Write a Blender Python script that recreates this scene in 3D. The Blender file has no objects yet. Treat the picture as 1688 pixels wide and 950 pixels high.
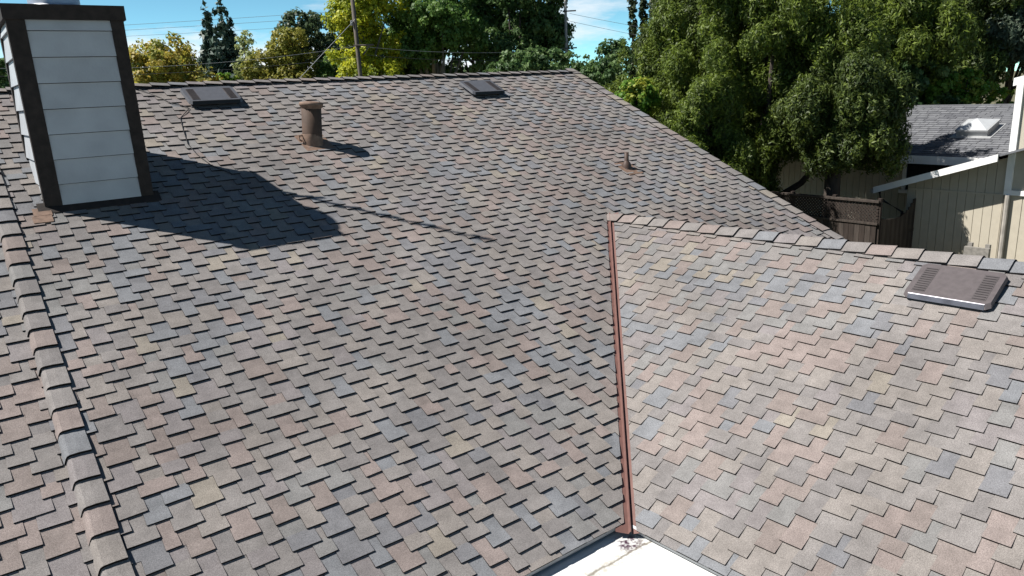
import bpy, math, random
import numpy as np
from mathutils import Vector, Matrix, noise

SC = bpy.context.scene
COL = SC.collection
RND = random.Random(11)
R = math.radians
GZ = -5.8                                    # ground level; the drone hovers at the origin, 5.8 m up

# ------------------------------------------------------------------ camera, sky, sun, exposure
PITCH, ROLL, HEAD = R(14.957), R(-2.863), R(36.488)
fw = Vector((math.sin(HEAD)*math.cos(PITCH), math.cos(HEAD)*math.cos(PITCH), -math.sin(PITCH)))
rt = Vector((math.cos(HEAD), -math.sin(HEAD), 0)); up = rt.cross(fw)
r2 = rt*math.cos(ROLL) + up*math.sin(ROLL); u2 = -rt*math.sin(ROLL) + up*math.cos(ROLL)
cam = bpy.data.objects.new('camera', bpy.data.cameras.new('camera')); COL.objects.link(cam)
cam.data.sensor_width = 36; cam.data.lens = 36*1218.4/1688
cam.data.clip_start = .05; cam.data.clip_end = 3000
cam.matrix_world = Matrix(((r2.x, u2.x, -fw.x, 0), (r2.y, u2.y, -fw.y, 0), (r2.z, u2.z, -fw.z, 0), (0, 0, 0, 1)))
SC.camera = cam

SUN_AZ, SUN_EL = R(-55.3), R(51.4)           # compass angle from +Y towards +X
S_DIR = Vector((math.sin(SUN_AZ)*math.cos(SUN_EL), math.cos(SUN_AZ)*math.cos(SUN_EL), math.sin(SUN_EL)))
W = bpy.data.worlds.new('World'); SC.world = W; W.use_nodes = True
nt = W.node_tree; bg = nt.nodes['Background']
sky = nt.nodes.new('ShaderNodeTexSky'); sky.sky_type = 'NISHITA'; sky.sun_disc = False
sky.sun_elevation = SUN_EL; sky.sun_rotation = SUN_AZ
sky.air_density = .42; sky.dust_density = 0.0; sky.ozone_density = 2.5
tc = nt.nodes.new('ShaderNodeTexCoord'); mp = nt.nodes.new('ShaderNodeMapping'); mp.inputs['Location'].default_value = (.3, .3, 0); mp.inputs['Scale'].default_value = (1.6, 1.6, 7)
nz = nt.nodes.new('ShaderNodeTexNoise'); nz.inputs['Scale'].default_value = 1.7; nz.inputs['Detail'].default_value = 7; nz.inputs['Roughness'].default_value = .6
cr = nt.nodes.new('ShaderNodeValToRGB'); cr.color_ramp.elements[0].position = .50; cr.color_ramp.elements[1].position = .64
mx = nt.nodes.new('ShaderNodeMix'); mx.data_type = 'RGBA'; mx.inputs['B'].default_value = (8.0, 8.4, 8.8, 1)
nt.links.new(tc.outputs['Generated'], mp.inputs['Vector']); nt.links.new(mp.outputs['Vector'], nz.inputs['Vector'])
nt.links.new(nz.outputs['Fac'], cr.inputs['Fac']); mr = nt.nodes.new('ShaderNodeMapRange'); mr.inputs['From Min'].default_value = .45; mr.inputs['From Max'].default_value = .12
cm = nt.nodes.new('ShaderNodeMath'); cm.operation = 'MULTIPLY'
nt.links.new(cr.outputs['Color'], cm.inputs[0]); nt.links.new(mr.outputs['Result'], cm.inputs[1]); nt.links.new(cm.outputs[0], mx.inputs['Factor'])
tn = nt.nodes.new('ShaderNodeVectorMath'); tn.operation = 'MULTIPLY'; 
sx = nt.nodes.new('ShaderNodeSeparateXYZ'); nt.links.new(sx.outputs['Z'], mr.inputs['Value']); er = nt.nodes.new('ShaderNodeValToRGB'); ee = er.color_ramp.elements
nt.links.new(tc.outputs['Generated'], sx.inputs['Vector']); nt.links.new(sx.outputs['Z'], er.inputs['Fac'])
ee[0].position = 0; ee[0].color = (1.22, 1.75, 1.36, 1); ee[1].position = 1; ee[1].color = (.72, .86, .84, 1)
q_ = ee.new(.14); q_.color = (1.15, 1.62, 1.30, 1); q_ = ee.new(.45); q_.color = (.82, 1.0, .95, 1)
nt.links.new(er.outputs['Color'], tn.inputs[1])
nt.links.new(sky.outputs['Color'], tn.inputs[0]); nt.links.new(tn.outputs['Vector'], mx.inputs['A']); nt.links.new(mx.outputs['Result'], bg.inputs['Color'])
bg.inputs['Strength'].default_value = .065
sl = bpy.data.lights.new('sun', 'SUN'); sl.energy = 5.0; sl.angle = R(.53); sl.color = (1, .955, .89)
so = bpy.data.objects.new('sun', sl); COL.objects.link(so); so.rotation_euler = S_DIR.to_track_quat('Z', 'Y').to_euler(); so.location = S_DIR*60
SC.view_settings.view_transform = 'Standard'; SC.view_settings.look = 'None'; SC.view_settings.gamma = 1
SC.view_settings.exposure = .90

# ------------------------------------------------------------------ materials
def mat(name, col, rough=.8, metal=0, var=.18, scale=6, bump=0, bscale=60, spec=.3, speck=0, spscale=300, stretch=None, dirt=0):
    m = bpy.data.materials.new(name); m.use_nodes = True; n = m.node_tree; N = n.nodes; L = n.links
    b = N['Principled BSDF']; b.inputs['Roughness'].default_value = rough; b.inputs['Metallic'].default_value = metal
    b.inputs['Specular IOR Level'].default_value = spec
    g = N.new('ShaderNodeNewGeometry'); src = g.outputs['Position']
    if stretch:
        q = N.new('ShaderNodeMapping'); q.inputs['Scale'].default_value = stretch; L.new(src, q.inputs['Vector']); src = q.outputs['Vector']
    t = N.new('ShaderNodeTexNoise'); t.inputs['Scale'].default_value = scale; t.inputs['Detail'].default_value = 5; L.new(src, t.inputs['Vector'])
    r = N.new('ShaderNodeMapRange'); r.inputs['From Min'].default_value = .3; r.inputs['From Max'].default_value = .7
    r.inputs['To Min'].default_value = 1-var; r.inputs['To Max'].default_value = 1+var; L.new(t.outputs['Fac'], r.inputs['Value'])
    val = r.outputs['Result']
    if speck:
        t2 = N.new('ShaderNodeTexNoise'); t2.inputs['Scale'].default_value = spscale; t2.inputs['Detail'].default_value = 2; L.new(g.outputs['Position'], t2.inputs['Vector'])
        q2 = N.new('ShaderNodeMapRange'); q2.inputs['From Min'].default_value = .32; q2.inputs['From Max'].default_value = .68
        q2.inputs['To Min'].default_value = 1-speck; q2.inputs['To Max'].default_value = 1+speck; L.new(t2.outputs['Fac'], q2.inputs['Value'])
        mm = N.new('ShaderNodeMath'); mm.operation = 'MULTIPLY'; L.new(val, mm.inputs[0]); L.new(q2.outputs['Result'], mm.inputs[1]); val = mm.outputs[0]
    if dirt:
        for sc_, dv in ((.55, dirt), (2.3, dirt*.6)):
            t4 = N.new('ShaderNodeTexNoise'); t4.inputs['Scale'].default_value = sc_; t4.inputs['Detail'].default_value = 4; L.new(g.outputs['Position'], t4.inputs['Vector'])
            q4 = N.new('ShaderNodeMapRange'); q4.inputs['From Min'].default_value = .35; q4.inputs['From Max'].default_value = .65
            q4.inputs['To Min'].default_value = 1-dv; q4.inputs['To Max'].default_value = 1+dv*.6; L.new(t4.outputs['Fac'], q4.inputs['Value'])
            m4 = N.new('ShaderNodeMath'); m4.operation = 'MULTIPLY'; L.new(val, m4.inputs[0]); L.new(q4.outputs['Result'], m4.inputs[1]); val = m4.outputs[0]
    h = N.new('ShaderNodeVectorMath'); h.operation = 'SCALE'; h.inputs[0].default_value = col[:3]; L.new(val, h.inputs['Scale'])
    L.new(h.outputs['Vector'], b.inputs['Base Color'])
    if bump:
        t3 = N.new('ShaderNodeTexNoise'); t3.inputs['Scale'].default_value = bscale; t3.inputs['Detail'].default_value = 3; L.new(src, t3.inputs['Vector'])
        bp = N.new('ShaderNodeBump'); bp.inputs['Strength'].default_value = bump; bp.inputs['Distance'].default_value = .01
        L.new(t3.outputs['Fac'], bp.inputs['Height']); L.new(bp.outputs['Normal'], b.inputs['Normal'])
    return m

def leafmat(name, cols, trans=.45):
    """foliage: three leaf colours picked by the per-leaf 'tint' attribute"""
    m = bpy.data.materials.new(name); m.use_nodes = True; n = m.node_tree; N = n.nodes; L = n.links
    for x in list(N): N.remove(x)
    o = N.new('ShaderNodeOutputMaterial'); a = N.new('ShaderNodeAttribute'); a.attribute_name = 'tint'
    c = N.new('ShaderNodeValToRGB'); el = c.color_ramp.elements
    el[0].position = 0; el[0].color = (*cols[0], 1); el[1].position = 1; el[1].color = (*cols[-1], 1)
    for i, k in enumerate(cols[1:-1]):
        e = el.new((i+1)/(len(cols)-1)); e.color = (*k, 1)
    d = N.new('ShaderNodeBsdfPrincipled'); d.inputs['Roughness'].default_value = .55; d.inputs['Specular IOR Level'].default_value = .35
    t = N.new('ShaderNodeBsdfTranslucent'); x = N.new('ShaderNodeMixShader'); x.inputs[0].default_value = trans
    L.new(a.outputs['Fac'], c.inputs['Fac']); L.new(c.outputs['Color'], d.inputs['Base Color']); L.new(c.outputs['Color'], t.inputs['Color'])
    L.new(d.outputs[0], x.inputs[1]); L.new(t.outputs[0], x.inputs[2]); L.new(x.outputs[0], o.inputs['Surface'])
    return m

TONES = [('grey', (0.180, 0.168, 0.163)), ('grey_dark', (0.159, 0.149, 0.147)), ('grey_warm', (0.193, 0.176, 0.165)), ('rose', (0.200, 0.168, 0.158)),
         ('rose_dark', (0.181, 0.154, 0.144)), ('tan', (0.210, 0.189, 0.164)), ('blue', (0.157, 0.162, 0.173)), ('blue_dark', (0.146, 0.146, 0.155)),
         ('green_grey', (0.171, 0.168, 0.166)), ('mauve', (0.178, 0.163, 0.164))]
TW = [27, 13, 18, 9, 8, 3, 8, 5, 8, 9]
TM = [mat('shingle_'+n, c, .92, var=.12, scale=9, speck=.30, spscale=170, spec=.12, dirt=.13) for n, c in TONES]
M_ASPH = mat('asphalt_edge', (.011, .010, .010), .9, var=.3, spec=.1)
M_DECK = mat('felt', (.05, .046, .044), .95)
M_VALLEY = mat('brown_painted_metal', (.135, .070, .060), .6, var=.12, scale=12, spec=.35)
def stained_roof():
    m = mat('white_elastomeric', (.56, .57, .565), .75, var=.06, scale=3, bump=.2, bscale=25, dirt=.06); n = m.node_tree; N = n.nodes; L = n.links; b = N['Principled BSDF']
    src = b.inputs['Base Color'].links[0].from_socket
    g = N.new('ShaderNodeNewGeometry'); sx = N.new('ShaderNodeSeparateXYZ'); L.new(g.outputs['Position'], sx.inputs[0])
    def noise_(scale, det=5, rough=.65):
        t = N.new('ShaderNodeTexNoise'); t.inputs['Scale'].default_value = scale; t.inputs['Detail'].default_value = det; t.inputs['Roughness'].default_value = rough; L.new(g.outputs['Position'], t.inputs['Vector']); return t.outputs['Fac']
    def mth(op, a, b_):
        q = N.new('ShaderNodeMath'); q.operation = op
        for i, v in enumerate((a, b_)):
            if hasattr(v, 'links'): L.new(v, q.inputs[i])
            else: q.inputs[i].default_value = v
        return q.outputs[0]
    def band(centre, half, soft, wob, wscale):
        w = mth('MULTIPLY', mth('SUBTRACT', noise_(wscale), .5), wob); d = mth('ABSOLUTE', mth('ADD', mth('SUBTRACT', sx.outputs['Y'], centre), w), 0)
        r = N.new('ShaderNodeMapRange'); r.inputs['From Min'].default_value = half+soft; r.inputs['From Max'].default_value = half; L.new(d, r.inputs['Value']); return r.outputs['Result']
    def mixc(col, fac, prev):
        x = N.new('ShaderNodeMix'); x.data_type = 'RGBA'; x.inputs['B'].default_value = (*col, 1); L.new(fac, x.inputs['Factor']); L.new(prev, x.inputs['A']); return x.outputs['Result']
    spk = N.new('ShaderNodeMapRange'); spk.inputs['From Min'].default_value = .42; spk.inputs['From Max'].default_value = .60; L.new(noise_(26), spk.inputs['Value'])
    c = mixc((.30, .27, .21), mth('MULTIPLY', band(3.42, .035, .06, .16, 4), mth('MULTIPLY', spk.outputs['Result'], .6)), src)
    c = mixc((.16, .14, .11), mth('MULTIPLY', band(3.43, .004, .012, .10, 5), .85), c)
    dv = N.new('ShaderNodeVectorMath'); dv.operation = 'DISTANCE'; dv.inputs[1].default_value = (3.60, 3.52, -3.4); L.new(g.outputs['Position'], dv.inputs[0])
    rr_ = N.new('ShaderNodeMapRange'); rr_.inputs['From Min'].default_value = .14; rr_.inputs['From Max'].default_value = .06; L.new(dv.outputs['Value'], rr_.inputs['Value'])
    c = mixc((.045, .016, .035), mth('MULTIPLY', rr_.outputs['Result'], spk.outputs['Result']), c)
    L.new(c, b.inputs['Base Color']); return m
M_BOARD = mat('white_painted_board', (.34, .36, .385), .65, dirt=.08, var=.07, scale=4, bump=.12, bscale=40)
M_BROWN = mat('dark_brown_trim', (.020, .015, .013), .8, var=.35, scale=14, bump=.2, bscale=40)
M_GALV = mat('galvanised_metal', (.42, .44, .48), .38, metal=.75, var=.22, scale=7)
M_RUST = mat('rust_brown_paint', (.150, .098, .072), .75, var=.28, scale=18)
M_PIPE = mat('brown_pipe', (.062, .038, .027), .75, var=.22, scale=9)
M_PIPED = mat('dark_brown_pipe', (.060, .038, .030), .6, var=.2, scale=12)
M_VENT = mat('dark_brown_vent', (.088, .076, .078), .48, var=.12, scale=20, spec=.4)
M_VENT_GREY = mat('dark_grey_vent', (.075, .078, .088), .45, var=.12, scale=20, spec=.5)
M_LOUV = mat('vent_louver', (.066, .058, .060), .6, var=.1)
M_LIP = mat('bare_metal_lip', (.16, .155, .175), .42, metal=.9, var=.3, scale=8)
M_BLACK = mat('black_rubber_and_lip_shade', (.012, .012, .013), .6, var=.1)  # cable rubber; on the main slope's vent lips the black paints in shade
M_TAN = mat('tan_siding', (.42, .385, .315), .8, var=.05, scale=5, bump=.1, bscale=30)
M_WTRIM = mat('white_trim_paint', (.80, .80, .79), .6, var=.04, scale=5)
M_GREYROOF = [mat('grey_shingle', (.135, .140, .152), .9, var=.14, scale=5, speck=.3, spscale=80), mat('grey_shingle_dark', (.100, .104, .116), .9, var=.14, scale=5, speck=.3, spscale=80)]
M_DOME = mat('skylight_dome', (.40, .42, .44), .3, var=.05, spec=.6)
M_SKF = mat('skylight_frame', (.36, .37, .38), .5, metal=.3, var=.08)
M_FENCE = [mat('weathered_brown_wood', (.032, .024, .020), .85, var=.35, scale=16, stretch=(1, 1, .15), bump=.3), mat('weathered_grey_wood', (.050, .040, .034), .85, var=.35, scale=16, stretch=(1, 1, .15), bump=.3)]
M_PLANK = mat('grey_old_timber', (.20, .19, .175), .85, var=.25, scale=12)
M_POLE = mat('pole_wood', (.10, .085, .072), .85, var=.25, scale=8, stretch=(1, 1, .1))
M_WIRE = mat('wire_grey', (.22, .23, .24), .5, var=.05)
M_WIRED = mat('wire_dark', (.05, .05, .055), .5, var=.05)
M_BARK = mat('bark', (.045, .036, .030), .9, var=.35, scale=10, stretch=(1, 1, .25), bump=.5)
M_BARKG = mat('bark_grey', (.14, .125, .105), .9, var=.35, scale=10, stretch=(1, 1, .25), bump=.5)
M_GLASS = mat('dark_window_glass', (.02, .022, .026), .12, var=.05, spec=.6)
M_SOFFIT = mat('soffit_paint', (.55, .50, .42), .8, var=.05)  # one even beige for the eave underside
M_GROUND = mat('dry_grass_ground', (.105, .098, .055), .95, var=.4, scale=.8, bump=.4, bscale=12)
M_DARKPIPE = mat('dark_downspout', (.035, .028, .026), .6)
M_GREYPIPE = mat('grey_downspout', (.33, .31, .28), .55, var=.2)

# ------------------------------------------------------------------ mesh helpers
class MB:
    def __init__(s): s.v = []; s.f = []; s.m = []
    def poly(s, pts, mi=0):
        k = len(s.v); s.v += [tuple(p) for p in pts]; s.f.append(tuple(range(k, k+len(pts)))); s.m.append(mi)
    def prism(s, bot, top, mt=0, ms=0, mb=None):
        """bot/top: matching CCW loops seen from above"""
        n = len(bot); k = len(s.v); s.v += [tuple(p) for p in bot] + [tuple(p) for p in top]
        s.f.append(tuple(k+n+i for i in range(n))); s.m.append(mt)
        for i in range(n):
            j = (i+1) % n; s.f.append((k+i, k+j, k+n+j, k+n+i)); s.m.append(ms)
        if mb is not None: s.f.append(tuple(k+i for i in reversed(range(n)))); s.m.append(mb)
    def box(s, x0, y0, z0, x1, y1, z1, mi=0):
        b = [(x0, y0, z0), (x1, y0, z0), (x1, y1, z0), (x0, y1, z0)]
        s.prism(b, [(x, y, z1) for x, y, z in b], mi, mi, mi)
    def tube(s, pts, rad, n=8, mi=0, caps=True):
        pts = [Vector(p) for p in pts]; rad = [rad]*len(pts) if not hasattr(rad, '__len__') else rad
        k = len(s.v); up_ = Vector((0, 0, 1))
        for i, p in enumerate(pts):
            d = (pts[min(i+1, len(pts)-1)]-pts[max(i-1, 0)]).normalized()
            a = d.cross(up_ if abs(d.z) < .95 else Vector((0, 1, 0))).normalized(); b = d.cross(a)
            for j in range(n):
                t = 2*math.pi*j/n; s.v.append(tuple(p + (a*math.cos(t)+b*math.sin(t))*rad[i]))
        for i in range(len(pts)-1):
            for j in range(n):
                q = (j+1) % n; s.f.append((k+i*n+j, k+(i+1)*n+j, k+(i+1)*n+q, k+i*n+q)); s.m.append(mi)
        if caps:
            s.f.append(tuple(k+j for j in range(n))); s.m.append(mi)
            e = k+(len(pts)-1)*n; s.f.append(tuple(e+j for j in reversed(range(n)))); s.m.append(mi)
    def lathe(s, c, prof, n=24, mi=0, axis=None):
        """prof: (radius, height) along axis from c"""
        ax = Vector(axis).normalized() if axis is not None else Vector((0, 0, 1))
        a = ax.cross(Vector((0, 1, 0))).normalized(); b = ax.cross(a); c = Vector(c); k = len(s.v)
        for r, h in prof:
            for j in range(n):
                t = 2*math.pi*j/n; s.v.append(tuple(c + ax*h + (a*math.cos(t)+b*math.sin(t))*r))
        for i in range(len(prof)-1):
            for j in range(n):
                q = (j+1) % n; s.f.append((k+i*n+j, k+i*n+q, k+(i+1)*n+q, k+(i+1)*n+j)); s.m.append(mi)
    def mesh(s, name, mats, smooth=False):
        me = bpy.data.meshes.new(name); me.from_pydata(s.v, [], s.f)
        for x in mats: me.materials.append(x)
        me.polygons.foreach_set('material_index', s.m)
        if smooth: me.polygons.foreach_set('use_smooth', [True]*len(s.f))
        me.validate(); me.update(); return me
    def obj(s, name, mats, parent=None, smooth=False):
        return link(name, s.mesh(name, mats if isinstance(mats, (list, tuple)) else [mats], smooth), parent)

def link(name, me, parent=None):
    o = bpy.data.objects.new(name, me); COL.objects.link(o)
    if parent is not None:
        o.parent = parent; o.matrix_parent_inverse = pinv(parent)
    return o
def world_of(p):
    m = p.matrix_basis.copy()
    return m if p.parent is None else world_of(p.parent) @ p.matrix_parent_inverse @ m
def pinv(p): return world_of(p).inverted()
def tag(o, label=None, cat=None, group=None, kind=None):
    for k, v in (('label', label), ('category', cat), ('group', group), ('kind', kind)):
        if v: o[k] = v
    return o
def empty(name, loc, label, cat, group=None):
    o = bpy.data.objects.new(name, None); COL.objects.link(o); o.location = loc; o.empty_display_size = .2
    return tag(o, label, cat, group)
def bearing(az, d, z=0): return Vector((math.sin(R(az))*d, math.cos(R(az))*d, z))

class Frame:
    def __init__(s, o, u, v): s.o = Vector(o); s.u = Vector(u).normalized(); s.v = Vector(v).normalized(); s.n = s.u.cross(s.v)
    def __call__(s, a, b, c=0): return s.o + s.u*a + s.v*b + s.n*c
    def inv(s, p): d = Vector(p)-s.o; return d.dot(s.u), d.dot(s.v), d.dot(s.n)

def clip(poly, nx, ny, c):
    """keep nx*x+ny*y<=c"""
    out = []
    for i, p in enumerate(poly):
        q = poly[(i+1) % len(poly)]; dp = nx*p[0]+ny*p[1]-c; dq = nx*q[0]+ny*q[1]-c
        if dp <= 0: out.append(p)
        if (dp < 0 < dq) or (dq < 0 < dp):
            t = dp/(dp-dq); out.append((p[0]+(q[0]-p[0])*t, p[1]+(q[1]-p[1])*t))
    return out

# ------------------------------------------------------------------ the roof planes
SL = .46
MF = Frame((0, 3.66, .46*3.66-5), (1, 0, 0), (0, 1, SL))                         # main slope, falls towards the camera
k_ = math.hypot(1, .07); WU = Vector((.07, -1, 0))/k_; WG = Vector((1, .07, 0))/k_
WV = WG + Vector((0, 0, SL))
def wz(x, y): return SL*(x*WG.x+y*WG.y) - 1.70 - SL*(7.015*WG.x+7.17*WG.y)
WF = Frame((3.70, 3.60, wz(3.70, 3.60)), WU, WV)                                 # wing slope, falls to the left
VT = Vector((7.015, 7.17, -1.70)); VB = Vector((3.69, 3.595, -3.345))            # valley line
RB = WF.inv(VT)[1]                                                               # slope length of the wing
RIDGE_Y = 11.52; MB_TOP = MF.inv((0, RIDGE_Y, SL*RIDGE_Y-5))[1]
RAKE_X = 10.36; CAPX = .30
EXPO = .1215
ridge_end = WF(11.5, RB)

house = empty('house', (5, 7, GZ), 'house with mottled brown shingle roof, white sided chimney and low white flat roof', 'house')
deck = MB()
deck.prism([MF(CAPX-.03, 0, -.05), MF(RAKE_X, 0, -.05), MF(RAKE_X, MB_TOP, -.05), MF(CAPX-.03, MB_TOP, -.05)], [MF(CAPX-.03, 0, -.006), MF(RAKE_X, 0, -.006), MF(RAKE_X, MB_TOP, -.006), MF(CAPX-.03, MB_TOP, -.006)], 0, 0, 0)
deck.prism([MF(-7, 0, -.10), MF(CAPX, 0, -.10), MF(CAPX, MB_TOP, -.10), MF(-7, MB_TOP, -.10)], [MF(-7, 0, -.051), MF(CAPX, 0, -.051), MF(CAPX, MB_TOP, -.051), MF(-7, MB_TOP, -.051)], 0, 0, 0)
a0, b0, _ = WF.inv(VB); a1, b1, _ = WF.inv(VT)
deck.prism([WF(a0, 0, -.05), WF(11.5, 0, -.05), WF(11.5, RB, -.05), WF(a1, RB, -.05)], [WF(a0, 0, -.006), WF(11.5, 0, -.006), WF(11.5, RB, -.006), WF(a1, RB, -.006)], 0, 0, 0)
# far sides of both roofs
W2V = -WG*1 + Vector((0, 0, SL)); rdn = -W2V.normalized()
p0 = VT + Vector((0, 0, -.01)); p1 = Vector(ridge_end) + Vector((0, 0, -.01))
deck.poly([p1, p1+rdn*3.9, p0+rdn*3.9+Vector((0, 0, 0)), p0])
bk = Vector((0, 1, -SL)).normalized()
q0, q1 = MF(-7, MB_TOP, -.006), MF(RAKE_X, MB_TOP, -.006)
deck.poly([q0, q1, q1+bk*8, q0+bk*8])
roof = deck.obj('roof', [M_DECK], house)

def piece(fr, poly, b_lo, b_hi, c_lo, c_hi, c_under=-.004):
    """a shingle piece: polygon in the roof plane with a thick lower edge"""
    h = lambda b: c_lo + (c_hi-c_lo)*(b-b_lo)/(b_hi-b_lo)
    return [fr(a, b, c_under) for a, b in poly], [fr(a, b, h(b)) for a, b in poly]

pieces = []          # (apparent size, bottom loop, top loop, tone)
def apparent(fr, top):
    c = sum(top, Vector())/len(top); d = c.length
    L = cam.matrix_world.inverted() @ c
    if L.z > -.1: return 0
    x, y = -L.x/L.z*1218.4, -L.y/L.z*1218.4
    if abs(x) > 850 or abs(y) > 480: return 0
    ar = sum(((top[i]-top[0]).cross(top[i+1]-top[0])).length/2 for i in range(1, len(top)-1))
    return ar*abs(fr.n.dot(c.normalized()))/d**2

COOL = (0, .35, -.2, -1, -.6, -.8, 1.2, 1.1, .6, 0)
def tone(prev=None, at=None):
    """tone of the next piece: drifts slowly over the roof between slate and brown, often repeats its neighbour"""
    if prev is not None and RND.random() < .25: return prev
    if at is None: return RND.choices(range(len(TONES)), TW)[0]
    f = noise.noise(Vector((at[0]*1.7, at[1]*1.7, 3.1)))*1.9+noise.noise(Vector((at[0]*.5, at[1]*.5, 9.7)))*1.2
    return RND.choices(range(len(TONES)), [w*math.exp(1.0*f*c) for w, c in zip(TW, COOL)])[0]
def lay(fr, a_lo, a_hi, b_hi, off, phase, cuts, keep, seed, thick=.0172):
    """courses of laminated shingles: thick tabs about 18 cm wide with thin 11 cm gaps between, half a pitch over from course to course"""
    global RND
    RND = random.Random(seed); pitch = .292
    step = .149; start = {}; tn_now = {}
    def st(i, g):
        if (i, g) not in start: start[(i, g)] = g*pitch+i*step+RND.uniform(-.036, .036)
        return start[(i, g)]
    for i in range(-1, int(b_hi/EXPO)+1):
        b = i*EXPO+phase
        g0 = math.floor((a_lo-i*step)/pitch)-1; g1 = math.ceil((a_hi-i*step)/pitch)+1
        ed = []
        for g in range(g0, g1+1): ed.append((st(i, g), st(i+1, g)+RND.choice((.0, .008, .02, .045))))
        segs = []
        for j in range(len(ed)):
            segs.append((ed[j][0], ed[j][1], True, g0+j))
            if j+1 < len(ed) and ed[j+1][0]-ed[j][1] > .01: segs.append((ed[j][1], ed[j+1][0], False, g0+j))
        last = None
        for x0, x1, tooth, gg in segs:
            if tooth: x0 -= .003; x1 += .003
            jb = RND.uniform(-.004, .004) if tooth else RND.uniform(-.002, .002)
            tilt = RND.uniform(-.0025, .0025)
            if tooth: last = tone(last, ((x0+x1)/2, b)); tn_now[(i, gg)] = last; tn = last
            else: tn = tn_now.get((i-1, gg+1), last) if RND.random() < .86 else tone(None, ((x0+x1)/2, b))
            bt = b+EXPO+.012
            poly = [(x0, b+jb-tilt), (x1, b+jb+tilt), (x1-.003, bt), (x0+.003, bt)]
            poly = clip(poly, -1, 0, -a_lo); poly = clip(poly, 1, 0, a_hi); poly = clip(poly, 0, 1, b_hi); poly = clip(poly, 0, -1, .012)
            for cut in cuts:
                if poly: poly = clip(poly, *cut)
            if len(poly) < 3: continue
            cx = sum(p[0] for p in poly)/len(poly); cy = sum(p[1] for p in poly)/len(poly)
            if keep and not keep(fr(cx, cy)): continue
            if tooth: lo, hi = off+thick+RND.uniform(-.002, .002), off+.004
            else: lo, hi = off+.0044+RND.uniform(-.0003, .0008), off+.0015
            bot, top = piece(fr, poly, b, bt, lo, hi, off-.004)
            pieces.append((apparent(fr, top), bot, top, tn))

# valley cut lines in each roof frame (8 cm back from the centre line)
def cutline(fr, A, B, side, gap):
    ax, ay, _ = fr.inv(A); bx, by, _ = fr.inv(B); dx, dy = bx-ax, by-ay; l = math.hypot(dx, dy); nx, ny = dy/l*side, -dx/l*side
    return (nx, ny, nx*ax+ny*ay-gap)
VGAP = .050
mcut = cutline(MF, VB, VT, 1, VGAP)
ext = (VT-VB).normalized()
def keep_main(p):
    if p.x < VT.x: return True
    w2 = VT.z - SL*((p-VT).dot(WG))
    return w2 < p.z+.03
def keep_left_of(p): return True
# the main slope is split at the valley head so that courses carry on above the wing
lay(MF, CAPX-.02, VT.x, MB_TOP, 0, .033, [mcut], None, 21)
lay(MF, VT.x, RAKE_X, MB_TOP, 0, .033, [], keep_main, 22)
lay(MF, -4.2, CAPX, MB_TOP, -.045, .08, [], None, 23)
wcut = cutline(WF, VB, VT, -1, VGAP)
lay(WF, -4.2, 8.2, RB+.02, 0, .06, [wcut], None, 24, .0160)

pieces.sort(key=lambda q: -q[0])
cover = MB(); proud = 300
for i, (_, bot, top, tn) in enumerate(pieces):
    if i < proud:
        m = MB(); c = sum(top, Vector())/len(top)
        m.prism([p-c for p in bot], [p-c for p in top], 0, 1)
        me = m.mesh('shingle', [TM[tn], M_ASPH])
        o = link('shingle', me, None); o.location = c; o.parent = roof; o.matrix_parent_inverse = pinv(roof)
    else: cover.prism(bot, top, tn, len(TM))
tag(cover.obj('shingle_covering', TM+[M_ASPH], roof), kind='stuff')

# ridge, hip and rake caps: every cap is a bent strip lapped over the next
def cap_mesh(name, prof, length, lift_lo, lift_hi, thick):
    """prof: (side, height) across; y runs from the butt (0) to the covered end"""
    m = MB(); n = len(prof)
    lo = [(x, 0, z+lift_lo) for x, z in prof]; hi = [(x*.98, length, z+lift_hi) for x, z in prof]
    for i in range(n-1): m.poly([lo[i], lo[i+1], hi[i+1], hi[i]], 0)
    ub = [(x, 0, z+lift_lo-thick) for x, z in prof]; ue = [(x*.98, length, z+lift_hi-thick) for x, z in prof]
    for i in range(n-1): m.poly([ub[i], ub[i+1], lo[i+1], lo[i]], 1)
    m.poly([ue[0], ub[0], lo[0], hi[0]], 1); m.poly([ub[-1], ue[-1], hi[-1], lo[-1]], 1)
    return m.mesh(name, [TM[0], M_ASPH])
def place(me, org, xa, ya, tn, jit=.006):
    xa = Vector(xa).normalized(); ya = Vector(ya).normalized(); za = xa.cross(ya)
    o = bpy.data.objects.new('ridge_cap', me); COL.objects.link(o); o.parent = roof; 
    w = RND.uniform(-jit, jit)
    Mx = Matrix(((xa.x, ya.x, za.x, 0), (xa.y, ya.y, za.y, 0), (xa.z, ya.z, za.z, 0), (0, 0, 0, 1)))
    Mx.translation = Vector(org)+xa*w
    o.matrix_parent_inverse = pinv(roof); o.matrix_basis = Mx @ Matrix.Rotation(RND.uniform(-.02, .02), 4, 'Z')
    o.material_slots[0].link = 'OBJECT'; o.material_slots[0].material = TM[tn]
    return o
# left dividing row down the slope
me = cap_mesh('ridge_cap', [(-.060, -.078), (-.052, -.055), (-.040, -.010), (-.030, .012), (-.012, .022), (.05, .024), (.128, .018)], .285, .026, .001, .020)
b = .05
while b < MB_TOP-.1:
    place(me, MF(CAPX, b), MF.u, MF.v, RND.choices(range(len(TONES)), [30, 10, 14, 12, 8, 1, 8, 5, 5, 9])[0]); b += .247
# main ridge: butts to the left
def fold(w, ang, sag=0): return [(-w*math.cos(ang), -w*math.sin(ang)), (-.03, -.004), (0, .002), (.03, -.004), (w*math.cos(ang), -w*math.sin(ang))]
me = cap_mesh('ridge_cap', fold(.115, math.atan(SL)-.12), .27, .036, .014, .014)
x = -5.0
while x < RAKE_X-.1:
    place(me, (x, RIDGE_Y+.01, SL*RIDGE_Y-5+.012), (0, -1, 0), (1, 0, 0), tone()); x += .24
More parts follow.
